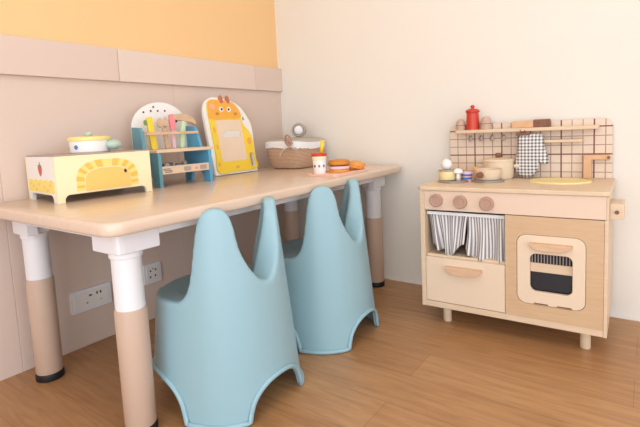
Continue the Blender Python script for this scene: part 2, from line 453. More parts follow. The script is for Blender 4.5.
def tk(z):
    return interp([0, .10, .30, .36, .59], [.014, .016, .080, .085, .036], z)
def make_chair(label, loc, rotz):
    t = thing('childs_chair', label, 'chair', loc, rotz, 'pale blue eared chairs')
    NT, NV = 216, 44
    bm = BM(); cols = []; wl = {}
    for i in range(NT):
        th = 2 * PI * i / NT; a = abs((math.degrees(th) + 180) % 360 - 180)
        z0, z1 = zbot(a), ztop(a); col = []
        for j in range(NV + 1):
            z = z0 + (z1 - z0) * j / NV
            x, y = cpos(th, z); col.append(bm.verts.new((x, y, z))); wl[len(wl)] = z
        cols.append(col)
    for i in range(NT):
        A, B = cols[i], cols[(i + 1) % NT]
        for j in range(NV): bm.faces.new((A[j], B[j], B[j + 1], A[j + 1]))
    shell = obj('shell', bm, M['blue_plastic'], t, smooth=True)
    vg = shell.vertex_groups.new(name='thick')
    for k, z in wl.items(): vg.add([k], tk(z) / .085, 'REPLACE')
    s = shell.modifiers.new('thickness', 'SOLIDIFY'); s.thickness = .085; s.offset = -1; s.vertex_group = 'thick'; s.use_even_offset = False
    rm = shell.modifiers.new('skin', 'REMESH'); rm.mode = 'VOXEL'; rm.voxel_size = .0045; rm.use_smooth_shade = True
    sm = shell.modifiers.new('soften', 'SMOOTH'); sm.factor = .5; sm.iterations = 34
    # seat
    bm = BM(); rings = []
    for k in range(9):
        f = k / 8; ring = []
        for i in range(72):
            th = 2 * PI * i / 72; x, y = cpos(th, .325, -.018)
            ring.append(bm.verts.new((x * f, y * f, .3255 - .007 * (1 - f ** 4))) if k else None)
        if k == 0: c0 = bm.verts.new((0, 0, .3185))
        rings.append(ring)
    for i in range(72):
        bm.faces.new((c0, rings[1][i], rings[1][(i + 1) % 72]))
        for k in range(1, 8): bm.faces.new((rings[k][i], rings[k + 1][i], rings[k + 1][(i + 1) % 72], rings[k][(i + 1) % 72]))
    so = obj('seat', bm, M['blue_plastic'], t, smooth=True)
    s = so.modifiers.new('thickness', 'SOLIDIFY'); s.thickness = .012; s.offset = -1
    # raised bead along the arched bottom edge
    bm = BM(); pts = []
    for i in range(NT):
        th = 2 * PI * i / NT; a = abs((math.degrees(th) + 180) % 360 - 180); z = max(zbot(a), 0.0) + .0075
        x, y = cpos(th, z, .001); pts.append((x, y, z))
    tube(bm, pts, .0072, 10, closed=True)
    obj('base_rim', bm, M['blue_plastic'], t, smooth=True)
    return t
CH1, CH2 = (0.709, -1.132, 0), (0.714, -0.650, 0)
make_chair('pale blue plastic chair with two ear-shaped back points, left one, nearer the camera', CH1, 0)
make_chair('pale blue plastic chair with two ear-shaped back points, right one, nearer the white wall', CH2, math.radians(2))

# ------------------------------------------------------------------ play kitchen
KX0, KX1, KF, KB = 1.0234, 1.6439, -0.398, -0.012
K = thing('play_kitchen', 'beige wooden play kitchen with striped curtain and oven standing against the white wall', 'play kitchen', ((KX0 + KX1) / 2, KF, 0))
kx, ky = (KX0 + KX1) / 2, KF
def kb(*a, bev=.0015, bm=None):     # box given in room coordinates
    x0, x1, y0, y1, z0, z1 = a
    return box(bm if bm is not None else BM(), x0 - kx, x1 - kx, y0 - ky, y1 - ky, z0, z1, bev)
Zc = .5482
# carcass
for x0, x1, yf in ((KX0, KX0 + .018, KF), (KX1 - .0105, KX1, KF + .0005)):
    obj('side_panel', kb(x0, x1, yf if x0 == KX0 else KF + .0165, KB, .075, Zc - .014), M['k_wood'], K)
obj('corner_stile', kb(KX1 - .0105, KX1, KF, KF + .0162, .075, .4565), M['k_wood'], K)
obj('base_panel', kb(KX0 + .018, KX1 - .0108, KF + .001, KB, .0755, .0978), M['k_wood'], K)
obj('back_panel', kb(KX0 + .018, KX1 - .018, KB - .012, KB, .098, Zc - .014), M['k_inside'], K)
obj('divider', kb(1.338, 1.352, KF + .02, KB - .012, .098, .47), M['k_inside'], K)
obj('inner_shelf', kb(1.042, 1.3375, KF + .018, KB - .012, .272, .2825), M['k_wood'], K)
# countertop
b = BM(); pl(b, [rrect(KX0 - .008 - kx, KX1 + .006 - kx, KF - .008 - ky, KB - ky, .02)], .015, 'xy', Zc - .014, .003)
obj('countertop', b, M['k_wood'], K)
# control panel with three dials
obj('control_panel', kb(KX0 + .0185, KX1 - .007, KF - .001, KF + .016, .459, .5335), M['k_face'], K)
for x, z in ((1.092, .4975), (1.183, .4955), (1.277, .494)):
    b = BM(); m = Matrix.Translation((x - kx, -.001, z)) @ Matrix.Rotation(PI / 2, 4, 'X')
    lathe(b, [(0, 0), (.0235, 0), (.0245, .003), (.0245, .013), (.022, .0165), (.017, .0165), (.0155, .0145), (0, .0145)], 36, m)
    obj('dial', b, M['dial'], K, auto=True)
# right-hand front with oven door
b = BM(); door = rrect(1.376, 1.583, .151, .393, .03, 8)
outer = [(1.3365, .098), (KX1 - .011, .098), (KX1 - .011, .4565), (1.3365, .4565)]
hole = rrect(1.3745, 1.5845, .1495, .3945, .031, 8)
pl(b, [[(x - kx, z) for x, z in outer], [(x - kx, z) for x, z in hole]], .014, 'xz', -.014)
obj('front_panel', b, M['k_wood2'], K)
b = BM(); win = rrect(1.417, 1.546, .197, .3295, .02, 8)
pl(b, [[(x - kx, z) for x, z in door], [(x - kx, z) for x, z in win]], .014, 'xz', -.0125, .0015)
dr = obj('oven_door', b, M['k_cream'], K)
def bow_handle(x0, x1, z1, drop, y0, depth, mat, parent, name='handle'):
    """a flat lip handle: straight top, bowed underside"""
    out = [(x0, z1)]
    for k in range(13):
        u = k / 12; out.append((x0 + (x1 - x0) * u, z1 - .008 - (drop - .008) * (1 - (2 * u - 1) ** 4)))
    out.append((x1, z1))
    b = BM(); pl(b, [[(x - kx, z) for x, z in out]], depth, 'xz', y0, .002)
    return obj(name, b, mat, parent)
bow_handle(1.417, 1.546, .3685, .025, .0015, .020, M['k_handle'], dr)
b = BM(); box(b, 1.415 - kx, 1.548 - kx, .018, .021, .195, .332)
obj('window_pane', b, M['screen'], dr)
for x in (1.452, 1.523):
    obj('hinge', box(BM(), x - .022 - kx, x + .022 - kx, -.004, .003, .1535, .157), M['brown_wood'], dr)
# rack bar and grill seen through the oven window
obj('oven_rack', box(BM(), 1.405 - kx, 1.56 - kx, .0155, .0178, .262, .293), M['k_wood'], dr)
bm = BM(); uvl = bm.loops.layers.uv.new('UVMap')
f = bm.faces.new([bm.verts.new((x - kx, .0165, z)) for x, z in ((1.41, .2935), (1.553, .2935), (1.553, .335), (1.41, .335))])
for lp, uv in zip(f.loops, ((0, 0), (1, 0), (1, 1), (0, 1))): lp[uvl].uv = uv
r = bmesh.ops.extrude_face_region(bm, geom=[f]); bmesh.ops.translate(bm, vec=(0, .001, 0), verts=[v for v in r['geom'] if isinstance(v, bmesh.types.BMVert)])
obj('oven_grill', bm, M['grill'], dr)
# drawer
d = obj('drawer', kb(1.0425, 1.3345, KF + .001, KF + .017, .1, .274), M['k_cream'], K)
bow_handle(1.122, 1.257, .247, .030, -.001, .022, M['k_handle'], d)
# feet
for x, y in ((1.100, KF + .070), (1.579, KF + .070), (1.100, KB - .05), (1.579, KB - .05)):
    b = BM(); cyl(b, .0165, 0, .076, .002, 24, Matrix.Translation((x - kx, y - ky, 0))); obj('foot', b, M['k_wood'], K, auto=True)
# backsplash (local materials use room x: keep its own origin at the room origin)
b = BM(); pl(b, [rrect(1.021, 1.638, Zc + .001, .776, .03)[:14] + [(1.021, Zc + .001), (1.638, Zc + .001)]], .014, 'xz', -KB * 1.0 + 0, .001)
bs = obj('backsplash', b, M['tiles'], K); bs.location = (-kx, -ky, 0)
# upper shelf, short rail, faucet, hooks
BY = KB - .014 - ky                                        # front face of backsplash in kitchen space
b = BM(); pl(b, [rrect(1.062 - kx, 1.597 - kx, BY - .062, BY, .012)], .014, 'xy', .7385, .002); obj('upper_shelf', b, M['k_wood'], K)
b = BM(); pl(b, [rrect(1.374 - kx, 1.543 - kx, BY - .045, BY, .01)], .011, 'xy', .691, .002); obj('short_shelf', b, M['k_wood'], K)
for x in (1.115, 1.16, 1.205, 1.25):
    b = BM(); tube(b, smooth_path([(x - kx, BY + .001, .722), (x - kx, BY - .018, .720), (x - kx + .003, BY - .030, .708), (x - kx + .009, BY - .036, .713), (x - kx + .010, BY - .036, .722)], 5), .0055, 10); obj('hook', b, M['hook'], K, smooth=True)
b = BM(); tube(b, smooth_path([(1.335 - kx, BY + .001, .742), (1.335 - kx, BY - .03, .742), (1.335 - kx, BY - .045, .738), (1.335 - kx, BY - .05, .746)], 5), .007, 10); obj('mitt_peg', b, M['brown_wood'], K, smooth=True)
b = BM(); pl(b, [[(1.545 - kx, Zc + .001), (1.573 - kx, Zc + .001), (1.573 - kx, .621), (1.632 - kx, .621), (1.632 - kx, .640), (1.545 - kx, .640)]], .03, 'xz', -BY, .003)
fa = obj('faucet', b, M['k_tan'], K)
b = BM(); cyl(b, .005, 0, .004, 0, 16, Matrix.Translation((1.627 - kx, BY - .030, .6305)) @ Matrix.Rotation(PI / 2, 4, 'X')); obj('faucet_knob', b, M['brown_wood'], fa)
# basin and burners
b = BM(); lathe(b, [(0, .0015), (.062, .0015), (.082, .004), (.089, .006), (.095, .006), (.097, .003), (.097, 0)], 48, Matrix.Translation((1.478 - kx, -.165 - ky, Zc + .001)) @ Matrix.Diagonal((1.07, .86, 1, 1))); obj('basin', b, M['sink'], K, smooth=True)
BURN = ((1.105, -.245), (1.232, -.204))
for x, y in BURN:
    b = BM(); lathe(b, [(0, .006), (.044, .006), (.047, .009), (.056, .009), (.059, .006), (.059, 0)], 44, Matrix.Translation((x - kx, y - ky, Zc + .001))); obj('burner', b, M['burner'], K, auto=True)
# side bracket on the right
b = BM(); pl(b, [[(-.34 - ky, .452), (-.245 - ky, .452), (-.235 - ky, .503), (-.34 - ky, .503)]], .04, 'yz', KX1 - kx - .0005, .003)
sb = obj('side_hanger', b, M['k_wood'], K)
b = BM(); cyl(b, .006, 0, .008, .001, 16, Matrix.Translation((KX1 + .02 - kx, -.34 - ky, .476)) @ Matrix.Rotation(PI / 2, 4, 'X')); obj('hanger_knob', b, M['brown_wood'], sb)
# curtain rod
b = BM(); tube(b, [(1.0405 - kx, .026, .441), (1.3385 - kx, .026, .441)], .004, 10); obj('curtain_rod', b, M['white_trim'], K, smooth=True)

# ------------------------------------------------------------------ curtain in the open compartment
cu = thing('striped_curtain', 'grey and white striped cloth curtain bunched in the play kitchen compartment', 'curtain', (1.19, KF + .022, .30))
def curtain(u0, u1, xs_top, hem, folds, phase, gather):
    """a panel hung from the rod; xs_top its ends along x, hem(u) its bottom, gather(u, v) a sideways pull"""
    bm = BM(); uvl = bm.loops.layers.uv.new('UVMap'); NU, NV = 90, 22; G = []; UV = {}
    for j in range(NV + 1):
        v = j / NV; row = []
        for i in range(NU + 1):
            u = i / NU; zt = .449; zb = hem(u); z = zt + (zb - zt) * v
            x = xs_top[0] + (xs_top[1] - xs_top[0]) * u + gather(u, v)
            amp = .005 + .008 * v
            y = KF + .028 + amp * math.sin(folds * 2 * PI * u + phase + 1.5 * math.sin(5 * u)) + .004 * math.sin(17 * u + 4 * v)
            if v < .1: y = KF + .028 + (y - KF - .028) * .5
            vt = bm.verts.new((x - 1.19, y - KF - .022, z - .30)); UV[vt] = (u0 + (u1 - u0) * u, v); row.append(vt)
        G.append(row)
    for j in range(NV):
        for i in range(NU):
            f = bm.faces.new((G[j][i], G[j + 1][i], G[j + 1][i + 1], G[j][i + 1]))
            for lp in f.loops: lp[uvl].uv = UV[lp.vert]
    me = bpy.data.meshes.new('cloth'); bm.to_mesh(me); bm.free()
    o = link('cloth_panel', me, M['curtain'], cu, True)
    s = o.modifiers.new('thickness', 'SOLIDIFY'); s.thickness = .0015
    return o
def hem1(u): return interp([0, .10, .35, .40, .62, .72, 1.0], [.318, .298, .300, .282, .274, .288, .330], u)
def hem2(u): return interp([0, .12, .3, .75, 1.0], [.318, .290, .277, .277, .279], u)
curtain(0, .62, (1.0455, 1.200), hem1, 4, 0.4, lambda u, v: v * (.018 * (1 - u) - .012 * u + .010 * math.sin(6 * u)))
curtain(.62, 1.3, (1.188, 1.331), hem2, 3, 2.0, lambda u, v: v * (.004 * u + -.004 * (1 - u)) + .006 * math.sin(PI * v) * (1 - u))

b = BM(); box(b, 1.0455 - 1.19, 1.3315 - 1.19, .0005 - .022 + .0165, .0005 - .022 + .0185, .438 - .30, .450 - .30, .0006); obj('header_band', b, M['cloth_white'], cu)
# ------------------------------------------------------------------ things on the play kitchen
SZ = .7527; SY = KB - .014 - .030
t = thing('pepper_mill', 'red wooden pepper mill with a round top knob on the play kitchen shelf', 'pepper mill', (1.1315, SY, SZ))
b = BM(); lathe(b, [(0, 0), (.0265, 0), (.0265, .03), (.0245, .072), (0, .072)], 36); obj('body', b, M['red'], t, auto=True)
b = BM(); lathe(b, [(0, .0722), (.027, .0722), (.029, .076), (.029, .081), (.024, .086), (.012, .089), (.006, .090), (.006, .093), (.009, .097), (.0085, .102), (.005, .105), (0, .105)], 36); obj('cap', b, M['red'], t, auto=True)
for x, w, h, lab in ((1.0795, .020, .047, 'small round-topped wooden shaker left of the red pepper mill'), (1.1865, .0235, .053, 'small round-topped wooden shaker right of the red pepper mill')):
    b = BM(); lathe(b, [(0, 0), (w, 0), (w * 1.02, h * .3), (w * .98, h * .55), (w * .85, h * .78), (w * .6, h * .93), (w * .3, h * .99), (0, h)], 30)
    t = thing('wooden_shaker', lab, 'shaker', (x, SY, SZ), 0, 'wooden shakers beside the red mill')
    obj('body', b, M['shaker'], t, auto=True)
    b = BM(); tube(b, [((w * 1.015) * math.cos(2 * PI * i / 24), (w * 1.015) * math.sin(2 * PI * i / 24), h * .45) for i in range(24)], .0012, 6, closed=True); obj('band', b, M['brown_wood'], t, smooth=True)
t = thing('toy_knife', 'wooden toy knife with a dark brown handle lying on the play kitchen shelf', 'toy knife', (1.36, SY, SZ))
b = BM(); pl(b, [[(-.066, -.012), (.012, -.012), (.012, .014), (-.052, .014), (-.066, .004)]], .028, 'xy', 0, .002); obj('blade', b, M['k_tan'], t)
obj('handle', box(BM(), .012, .072, -.013, .014, 0.0, .031, .003), M['brown_wood'], t)

# gingham oven mitt hanging from the peg
t = thing('oven_mitt', 'black and white gingham oven mitt hanging below the play kitchen shelf', 'oven mitt', (1.362, KB - .075, .645))
out = closed_smooth([(-.040, .082), (.0, .086), (.044, .080), (.052, .050), (.058, .020), (.068, -.012), (.066, -.034), (.052, -.036), (.040, -.018), (.030, -.060), (.010, -.088), (-.016, -.094), (-.044, -.082), (-.058, -.050), (-.050, .0), (-.045, .04)], 6)
def puffy(name, outline, depth, mat, parent, uvs, off=(0, 0, 0)):
    """a stuffed flat shape: outline inflated front and back"""
    bm = BM(); uvl = bm.loops.layers.uv.new('UVMap')
    cx = sum(p[0] for p in outline) / len(outline); cy = sum(p[1] for p in outline) / len(outline)
    UV = {}; N = len(outline); R = 7
    for side in (1, -1):
        rings = []
        for k in range(R + 1):
            f = k / R
            if k == 0:
                v = bm.verts.new((cx, -side * depth, cy)); UV[v] = (cx, cy); rings.append([v]); continue
            ring = []
            for p in outline:
                x, z = cx + (p[0] - cx) * f, cy + (p[1] - cy) * f
                v = bm.verts.new((x, -side * depth * math.sqrt(max(0, 1 - f ** 2.6)), z)); UV[v] = (x, z); ring.append(v)
            rings.append(ring)
        for i in range(N):
            j = (i + 1) % N
            bm.faces.new((rings[0][0], rings[1][i], rings[1][j]))
            for k in range(1, R): bm.faces.new((rings[k][i], rings[k + 1][i], rings[k + 1][j], rings[k][j]))
    for f in bm.faces:
        for lp in f.loops: lp[uvl].uv = ((UV[lp.vert][0] + .07) * uvs, (UV[lp.vert][1] + .1) * uvs)
    bmesh.ops.remove_doubles(bm, verts=bm.verts[:], dist=1e-5)
    bmesh.ops.translate(bm, vec=off, verts=bm.verts[:])
    return obj(name, bm, mat, parent, smooth=True)
puffy('mitt_body', out, .014, M['mitt'], t, 7.0)
b = BM(); tube(b, smooth_path([(-.030, 0, .083), (-.034, 0, .098), (-.026, .006, .104), (-.018, 0, .097), (-.020, 0, .083)], 5), .0022, 8); obj('hanging_loop', b, M['brown_wood'], t, smooth=True)
b = BM(); box(b, -.050, .004, -.010, .004, .078, .089, .003); obj('cuff_binding', b, M['brown_wood'], t)

# cooking toys on the counter
CZ = Zc + .001
B1, B2 = BURN
t = thing('toy_pot', 'cream lidded toy pot with a brown lid knob behind the small pan', 'pot', (1.243, -.090, CZ))
b = BM(); lathe(b, [(0, 0), (.054, 0), (.058, .004), (.060, .03), (.060, .070), (0, .070)], 44); obj('body', b, M['cream_pot'], t, auto=True)
b = BM(); lathe(b, [(0, .0702), (.061, .0702), (.062, .074), (.058, .080), (.03, .086), (0, .087)], 44); lid = obj('lid', b, M['cream_pot'], t, auto=True)
b = BM(); lathe(b, [(0, .086), (.009, .086), (.012, .091), (.013, .099), (.010, .104), (0, .105)], 20); obj('lid_knob', b, M['brown_wood'], lid, smooth=True)
for s in (-1, 1): obj('handle', box(BM(), s * .070 - .0095, s * .070 + .013, -.014, .014, .046, .058, .004), M['cream_pot'], t)
t = thing('toy_saucepan', 'small cream toy pan with a brown handle end on the right burner', 'pan', (B2[0], B2[1], CZ + .0095), math.radians(-98))
b = BM(); lathe(b, [(0, 0), (.044, 0), (.047, .004), (.051, .040), (.048, .040), (.044, .008), (0, .006)], 40); obj('body', b, M['cream_pot'], t, auto=True)
b = BM(); tube(b, [(.050, 0, .022), (.068, 0, .023)], .0085, 12); h = obj('handle', b, M['cream_pot'], t, smooth=True)
b = BM(); tube(b, smooth_path([(.066, 0, .023), (.072, 0, .023), (.084, 0, .023), (.088, 0, .023)], 4), [.009] * 4 + [.012] * 5 + [.012] * 3 + [.008], 14); obj('handle_end', b, M['brown_wood'], h, smooth=True)
# group left of the pan
t = thing('toy_butter_tub', 'short pale yellow toy tub standing on the left burner', 'tub', (1.085, -.252, CZ + .0095))
b = BM(); cyl(b, .034, 0, .036, .003, 36); obj('tub', b, M['butter'], t, auto=True)
b = BM(); cyl(b, .0355, .0362, .041, .0015, 36); obj('lid', b, M['hook'], t, auto=True)
t = thing('toy_ball', 'white round toy ball on top of the pale yellow tub', 'toy ball', (1.081, -.250, CZ + .0095 + .041))
b = BM(); lathe(b, [(0, 0)] + [(.0215 * math.sin(PI * k / 14), .0215 - .0215 * math.cos(PI * k / 14)) for k in range(1, 14)] + [(0, .043)], 28); obj('ball', b, M['toy_white'], t, smooth=True)
t = thing('toy_mushroom', 'white toy mushroom standing beside the pale yellow tub', 'toy mushroom', (1.131, -.262, CZ + .0095))
b = BM(); lathe(b, [(0, 0), (.008, 0), (.007, .03), (0, .03)], 20); obj('stem', b, M['toy_white'], t, smooth=True)
b = BM(); lathe(b, [(0, .028), (.018, .028), (.0195, .032), (.015, .042), (.007, .046), (0, .047)], 24); obj('cap', b, M['toy_white'], t, smooth=True)
t = thing('toy_cup', 'white toy cup with blue-grey bands behind the toy mushroom', 'cup', (1.152, -.218, CZ))
b = BM(); lathe(b, [(0, 0), (.019, 0), (.022, .04), (.019, .04), (.017, .006), (0, .005)], 30); obj('body', b, M['ham'], t, auto=True)
for z in (.014, .027):
    b = BM(); lathe(b, [(.0192 + z * .075, z - .004), (.0204 + z * .075, z - .003), (.0206 + z * .075, z + .003), (.0194 + z * .075, z + .004)], 30); obj('band', b, M['navy'], t, smooth=True)
t = thing('toy_slice', 'orange toy fruit slice standing behind the banded cup', 'toy food', (1.166, -.174, CZ + .0002), math.radians(30))
b = BM(); pl(b, [[(.028 * math.cos(PI * k / 20 - PI / 2) , .028 + .028 * math.sin(PI * k / 20 - PI / 2)) for k in range(21)]], .014, 'xz', -.007, .002); obj('rind', b, M['toy_orange'], t)
b = BM(); pl(b, [[(.001 + .022 * math.cos(PI * k / 20 - PI / 2), .028 + .022 * math.sin(PI * k / 20 - PI / 2)) for k in range(21)]], .001, 'xz', .0071); obj('flesh', b, M['toy_peach'], t)

TURN = math.radians(1.2); piv = K.location.copy()
for o in list(C.objects):
    if o.parent is None and (o is K or o.name.split('.')[0] in ('striped_curtain', 'pepper_mill', 'wooden_shaker', 'toy_knife', 'oven_mitt', 'toy_pot', 'toy_saucepan', 'toy_butter_tub', 'toy_ball', 'toy_mushroom', 'toy_cup', 'toy_slice')):
        dv = o.location - piv; dv.rotate(Euler((0, 0, TURN))); o.location = piv + dv + Vector((.004, -.006, 0)); o.rotation_euler.z += TURN
# ------------------------------------------------------------------ things on the table
TZ = ZT
# toy stove
rot = -math.atan2(.029, .304)
O = thing('toy_stove', 'cream wooden toy stove with a yellow arched oven at the left end of the table', 'toy stove', (.304, -1.2515, TZ), rot)
W2, D, H = .1545, .262, .144          # half width (along y), depth (towards -x), height
def apron_outline(a, c, foot=.022, rise=.024):
    """front or side board: two feet with a raised, round-cornered gap between"""
    r = .016; o = [(a, 0), (a, H), (c, H), (c, 0), (c - foot, 0)]
    for k in range(7):
        an = math.radians(90 * k / 6); o.append((c - foot - r + r * math.cos(an), rise - r + r * math.sin(an)))
    for k in range(7):
        an = math.radians(90 + 90 * k / 6); o.append((a + foot + r + r * math.cos(an), rise - r + r * math.sin(an)))
    o.append((a + foot, 0)); return o
b = BM(); pl(b, [apron_outline(-W2, W2)], .012, 'yz', -.012, .001); obj('front_board', b, M['toy_cream'], O)
b = BM(); pl(b, [apron_outline(-W2, W2)], .012, 'yz', -D, .001); obj('back_board', b, M['toy_cream'], O)
for y in (-W2, W2 - .012):
    b = BM(); pl(b, [apron_outline(-D + .0125, -.0125)], .012, 'xz', -y - .012, .001); sd = obj('side_board', b, M['toy_white'], O)
    if y < 0:
        # yellow cloud band and berry printed on the outer side
        b = BM(); band = [(-D + .016, .030), (-.016, .030), (-.016, .066)]
        for k in range(25):
            u = k / 24; band.append((-.016 - (D - .032) * u, .066 + .006 * abs(math.sin(u * PI * 5))))
        pl(b, [band], .0006, 'xz', W2)
        pr = obj('printed_band', b, M['toy_pale_yellow'], sd)
        for u, v in ((-.05, .055), (-.10, .047), (-.15, .056), (-.2, .048), (-.075, .038), (-.175, .038), (-.225, .056)):
            b = BM(); pl(b, [circle(u, v, .010, 16, .0045)], .0004, 'xz', W2 + .0006); obj('printed_spot', b, M['toy_amber'], sd)
        b = BM(); pl(b, [closed_smooth([(-.128, .120), (-.112, .112), (-.114, .095), (-.128, .082), (-.142, .097), (-.144, .112)])], .0006, 'xz', W2); obj('printed_berry', b, M['berry'], sd)
        b = BM(); pl(b, [closed_smooth([(-.145, .116), (-.131, .119), (-.126, .129), (-.121, .119), (-.110, .116), (-.127, .112)], 4)], .0005, 'xz', W2 + .0006); obj('printed_leaf', b, M['leaf'], sd)
b = BM(); box(b, -D + .002, -.002, -W2 + .002, W2 - .002, H, H + .004, .001); obj('stove_top', b, M['toy_grey'], O)
# arch: opening leaf plus ring of tiles, centred slightly right of middle
def stad(cx, hw, z0, zs, n=20, top=1.0):
    """flat-bottomed arch: half width hw, springing at zs, elliptical top"""
    o = [(cx - hw, z0), (cx + hw, z0)]
    for k in range(n + 1):
        a = PI * k / n; o.append((cx + hw * math.copysign(abs(math.cos(a)) ** .75, math.cos(a)), zs + top * abs(math.sin(a)) ** .75))
    return o
b = BM(); pl(b, [stad(.004, .073, .030, .058, 20, .042)], .003, 'yz', .0002, .0008); dd = obj('oven_leaf', b, M['toy_amber'], O)
b = BM(); pl(b, [circle(.060, .083, .0036, 14, .006)], .006, 'yz', .003, .001); obj('leaf_knob', b, M['ink'], dd)
bm = BM(); N = 21; ring_i = []; ring_o = []
def apt(hw, top, s):                # s 0..1 round the arch from the left foot to the right foot
    a = PI * (1 - (s - .14) / .72) if .14 <= s <= .86 else None
    if s < .14: return (.004 - hw, .032 + (.058 - .032) * s / .14)
    if s > .86: return (.004 + hw, .032 + (.058 - .032) * (1 - s) / .14)
    return (.004 + hw * math.copysign(abs(math.cos(a)) ** .75, math.cos(a)), .058 + top * abs(math.sin(a)) ** .75)
for k in range(N):
    q = []
    for e in range(5): q.append(apt(.0765, .0455, (k + .04 + .92 * e / 4) / N))
    for e in range(4, -1, -1): q.append(apt(.100, .069, (k + .04 + .92 * e / 4) / N))
    pl(bm, [q], .0012, 'yz', .0002, 0, mi=k % 2)
obj('brick_arch', bm, [M['tile_yellow'], M['tile_orange']], O)

# toy pot on the stove
t = thing('toy_casserole', 'round white toy pot with a yellow lid standing on the toy stove', 'pot', (.188, -1.238, TZ + H + .004), math.radians(-20))
b = BM(); lathe(b, [(0, 0), (.058, 0), (.062, .004), (.064, .040), (0, .040)], 44); pb = obj('body', b, M['toy_white'], t, auto=True)
b = BM(); lathe(b, [(0, .0402), (.066, .0402), (.0675, .044), (.0665, .052), (.060, .055), (0, .0555)], 44); ld = obj('lid', b, M['lid_yellow'], t, auto=True)
b = BM(); lathe(b, [(0, .055), (.008, .055), (.011, .061), (.011, .067), (.007, .071), (0, .072)], 20); obj('lid_knob', b, M['toy_mint'], ld, smooth=True)
def on_cyl(bm, r, z, ang, size, n=14, ry=None):
    """a thin round print wrapped on a cylinder"""
    ry = ry or size
    c = bm.verts.new((r * math.cos(ang), r * math.sin(ang), z)); ring = []
    for i in range(n):
        a = ang + size / r * math.cos(2 * PI * i / n)
        ring.append(bm.verts.new((r * math.cos(a), r * math.sin(a), z + ry * math.sin(2 * PI * i / n))))
    for i in range(n): bm.faces.new((c, ring[i], ring[(i + 1) % n]))
b = BM()
for k in range(5): on_cyl(b, .0645, .020 + .0042 * math.sin(2 * PI * k / 5), math.radians(-48) + .0042 / .0645 * math.cos(2 * PI * k / 5), .0034)
obj('printed_flower', b, M['navy'], pb)
b = BM(); on_cyl(b, .0645, .018, math.radians(-92), .006); obj('printed_berry', b, M['berry'], pb)
b = BM()
m = Matrix.Rotation(math.radians(62), 4, 'Z') @ Matrix.Translation((.078, 0, .024)) @ Matrix.Diagonal((.9, 1.1, .72, 1))
lathe(b, [(0, -.024)] + [(.028 * math.sin(PI * k / 14), -.024 * math.cos(PI * k / 14)) for k in range(1, 14)] + [(0, .024)], 26, m)
obj('handle', b, M['toy_mint'], t, smooth=True)

# tool bench
rotb = -math.atan2(.025, .230)
BN = thing('toy_workbench', 'blue and white wooden toy workbench with upright tools behind the toy stove', 'toy workbench', (.2775, -.910, TZ), rotb)
hw, dp, hh = .118, .185, .130
for s in (-1, 1):
    side = [(-dp, 0), (-dp, hh), (0, hh), (0, 0), (-.045, 0), (-.05, .03), (-.07, .045), (-.115, .045), (-.135, .03), (-.14, 0)]
    b = BM(); pl(b, [side], .014, 'xz', -(s * (hw - .007)) - .007, .001); obj('side_panel', b, M['toy_teal'] if s < 0 else M['toy_blue'], BN)
obj('top_board', box(BM(), -dp - .004, .006, -hw - .006, hw + .006, hh, hh + .012, .002), M['k_wood'], BN)
obj('front_tray', box(BM(), -.012, -.002, -hw + .0145, hw - .0145, .048, .078, .001), M['k_wood'], BN)
obj('tray_base', box(BM(), -dp + .01, -.0125, -hw + .0145, hw - .0145, .048, .064), M['k_wood'], BN)
for u, v, w in ((-.085, .068, .03), (-.08, .062, .034), (-.078, .056, .03)):
    obj('printed_line', box(BM(), -.002, -.0015, u - w / 2, u + w / 2, v - .0016, v + .0016), M['grey_tool'], BN)
for u in (-.012, .060):
    b = BM(); pl(b, [rrect(u, u + .032, .054, .072, .006)], .0006, 'yz', -.002); obj('printed_tool', b, M['toy_grey'], BN)
b = BM(); pl(b, [circle(.044, .061, .006)], .0006, 'yz', -.002); obj('printed_dot', b, M['toy_pink'], BN)
# upper back: white arch, two blue wings, rack bar
z0 = hh + .012
UW = hw + .010
arch = [(-UW + .004, z0), (UW - .004, z0)] + [((UW - .004) * math.cos(PI * k / 28), z0 + .085 + .105 * math.sin(PI * k / 28)) for k in range(29)]
b = BM(); pl(b, [arch], .010, 'yz', -dp + .004, .001); ar = obj('pegboard', b, M['toy_white'], BN)
for u, v in ((-.072, .150), (-.040, .155), (-.010, .155), (.022, .155), (-.028, .171), (-.048, .127), (.05, .125)):
    b = BM(); pl(b, [circle(u, z0 + v, .0042, 12)], .0006, 'yz', -dp + .014); obj('peg_hole', b, M['ink'], ar)
for s in (-1, 1):
    wing = [(-dp + .0145, z0), (-.072 if s > 0 else -.088, z0), (-.098, z0 + .07), (-.112, z0 + .086), (-dp + .0145, z0 + .090)]
    b = BM(); pl(b, [wing], .013, 'xz', -(s * (UW - .007)) - .0065, .001); obj('wing', b, M['toy_teal'] if s < 0 else M['toy_blue'], BN)
obj('tool_rack', box(BM(), -.094, -.074, -UW + .0145, UW - .0145, z0 + .056, z0 + .067, .002), M['k_handle'], BN)
# tools: each a thing of its own, standing in the rack
TOOLZ = TZ + z0
def on_bench(x, y): 
    c, s = math.cos(rotb), math.sin(rotb); return (.2775 + x * c - y * s, -.910 + x * s + y * c)
def tool_thing(name, lab, y, x=-.080, lean=0.0):
    px, py = on_bench(x, y); t = thing(name, lab, 'toy tool', (px, py, TOOLZ), rotb, 'toy tools in the workbench rack'); t.rotation_euler = (lean, 0, rotb); return t
t = tool_thing('toy_screwdriver', 'bright yellow toy tool standing leftmost in the workbench rack', -.070, -.110, math.radians(6))
b = BM(); pl(b, [rrect(-.0125, .0125, 0, .128, .007)], .013, 'yz', -.0065, .002); obj('handle', b, M['toy_yellow'], t)
b = BM(); pl(b, [circle(-.0165, .108, .008, 16, .011)], .006, 'yz', -.003, .001); obj('tip', b, M['leaf'], t)
t = tool_thing('toy_wrench', 'natural wooden toy wrench standing second from left in the workbench rack', -.012, -.110, math.radians(6))
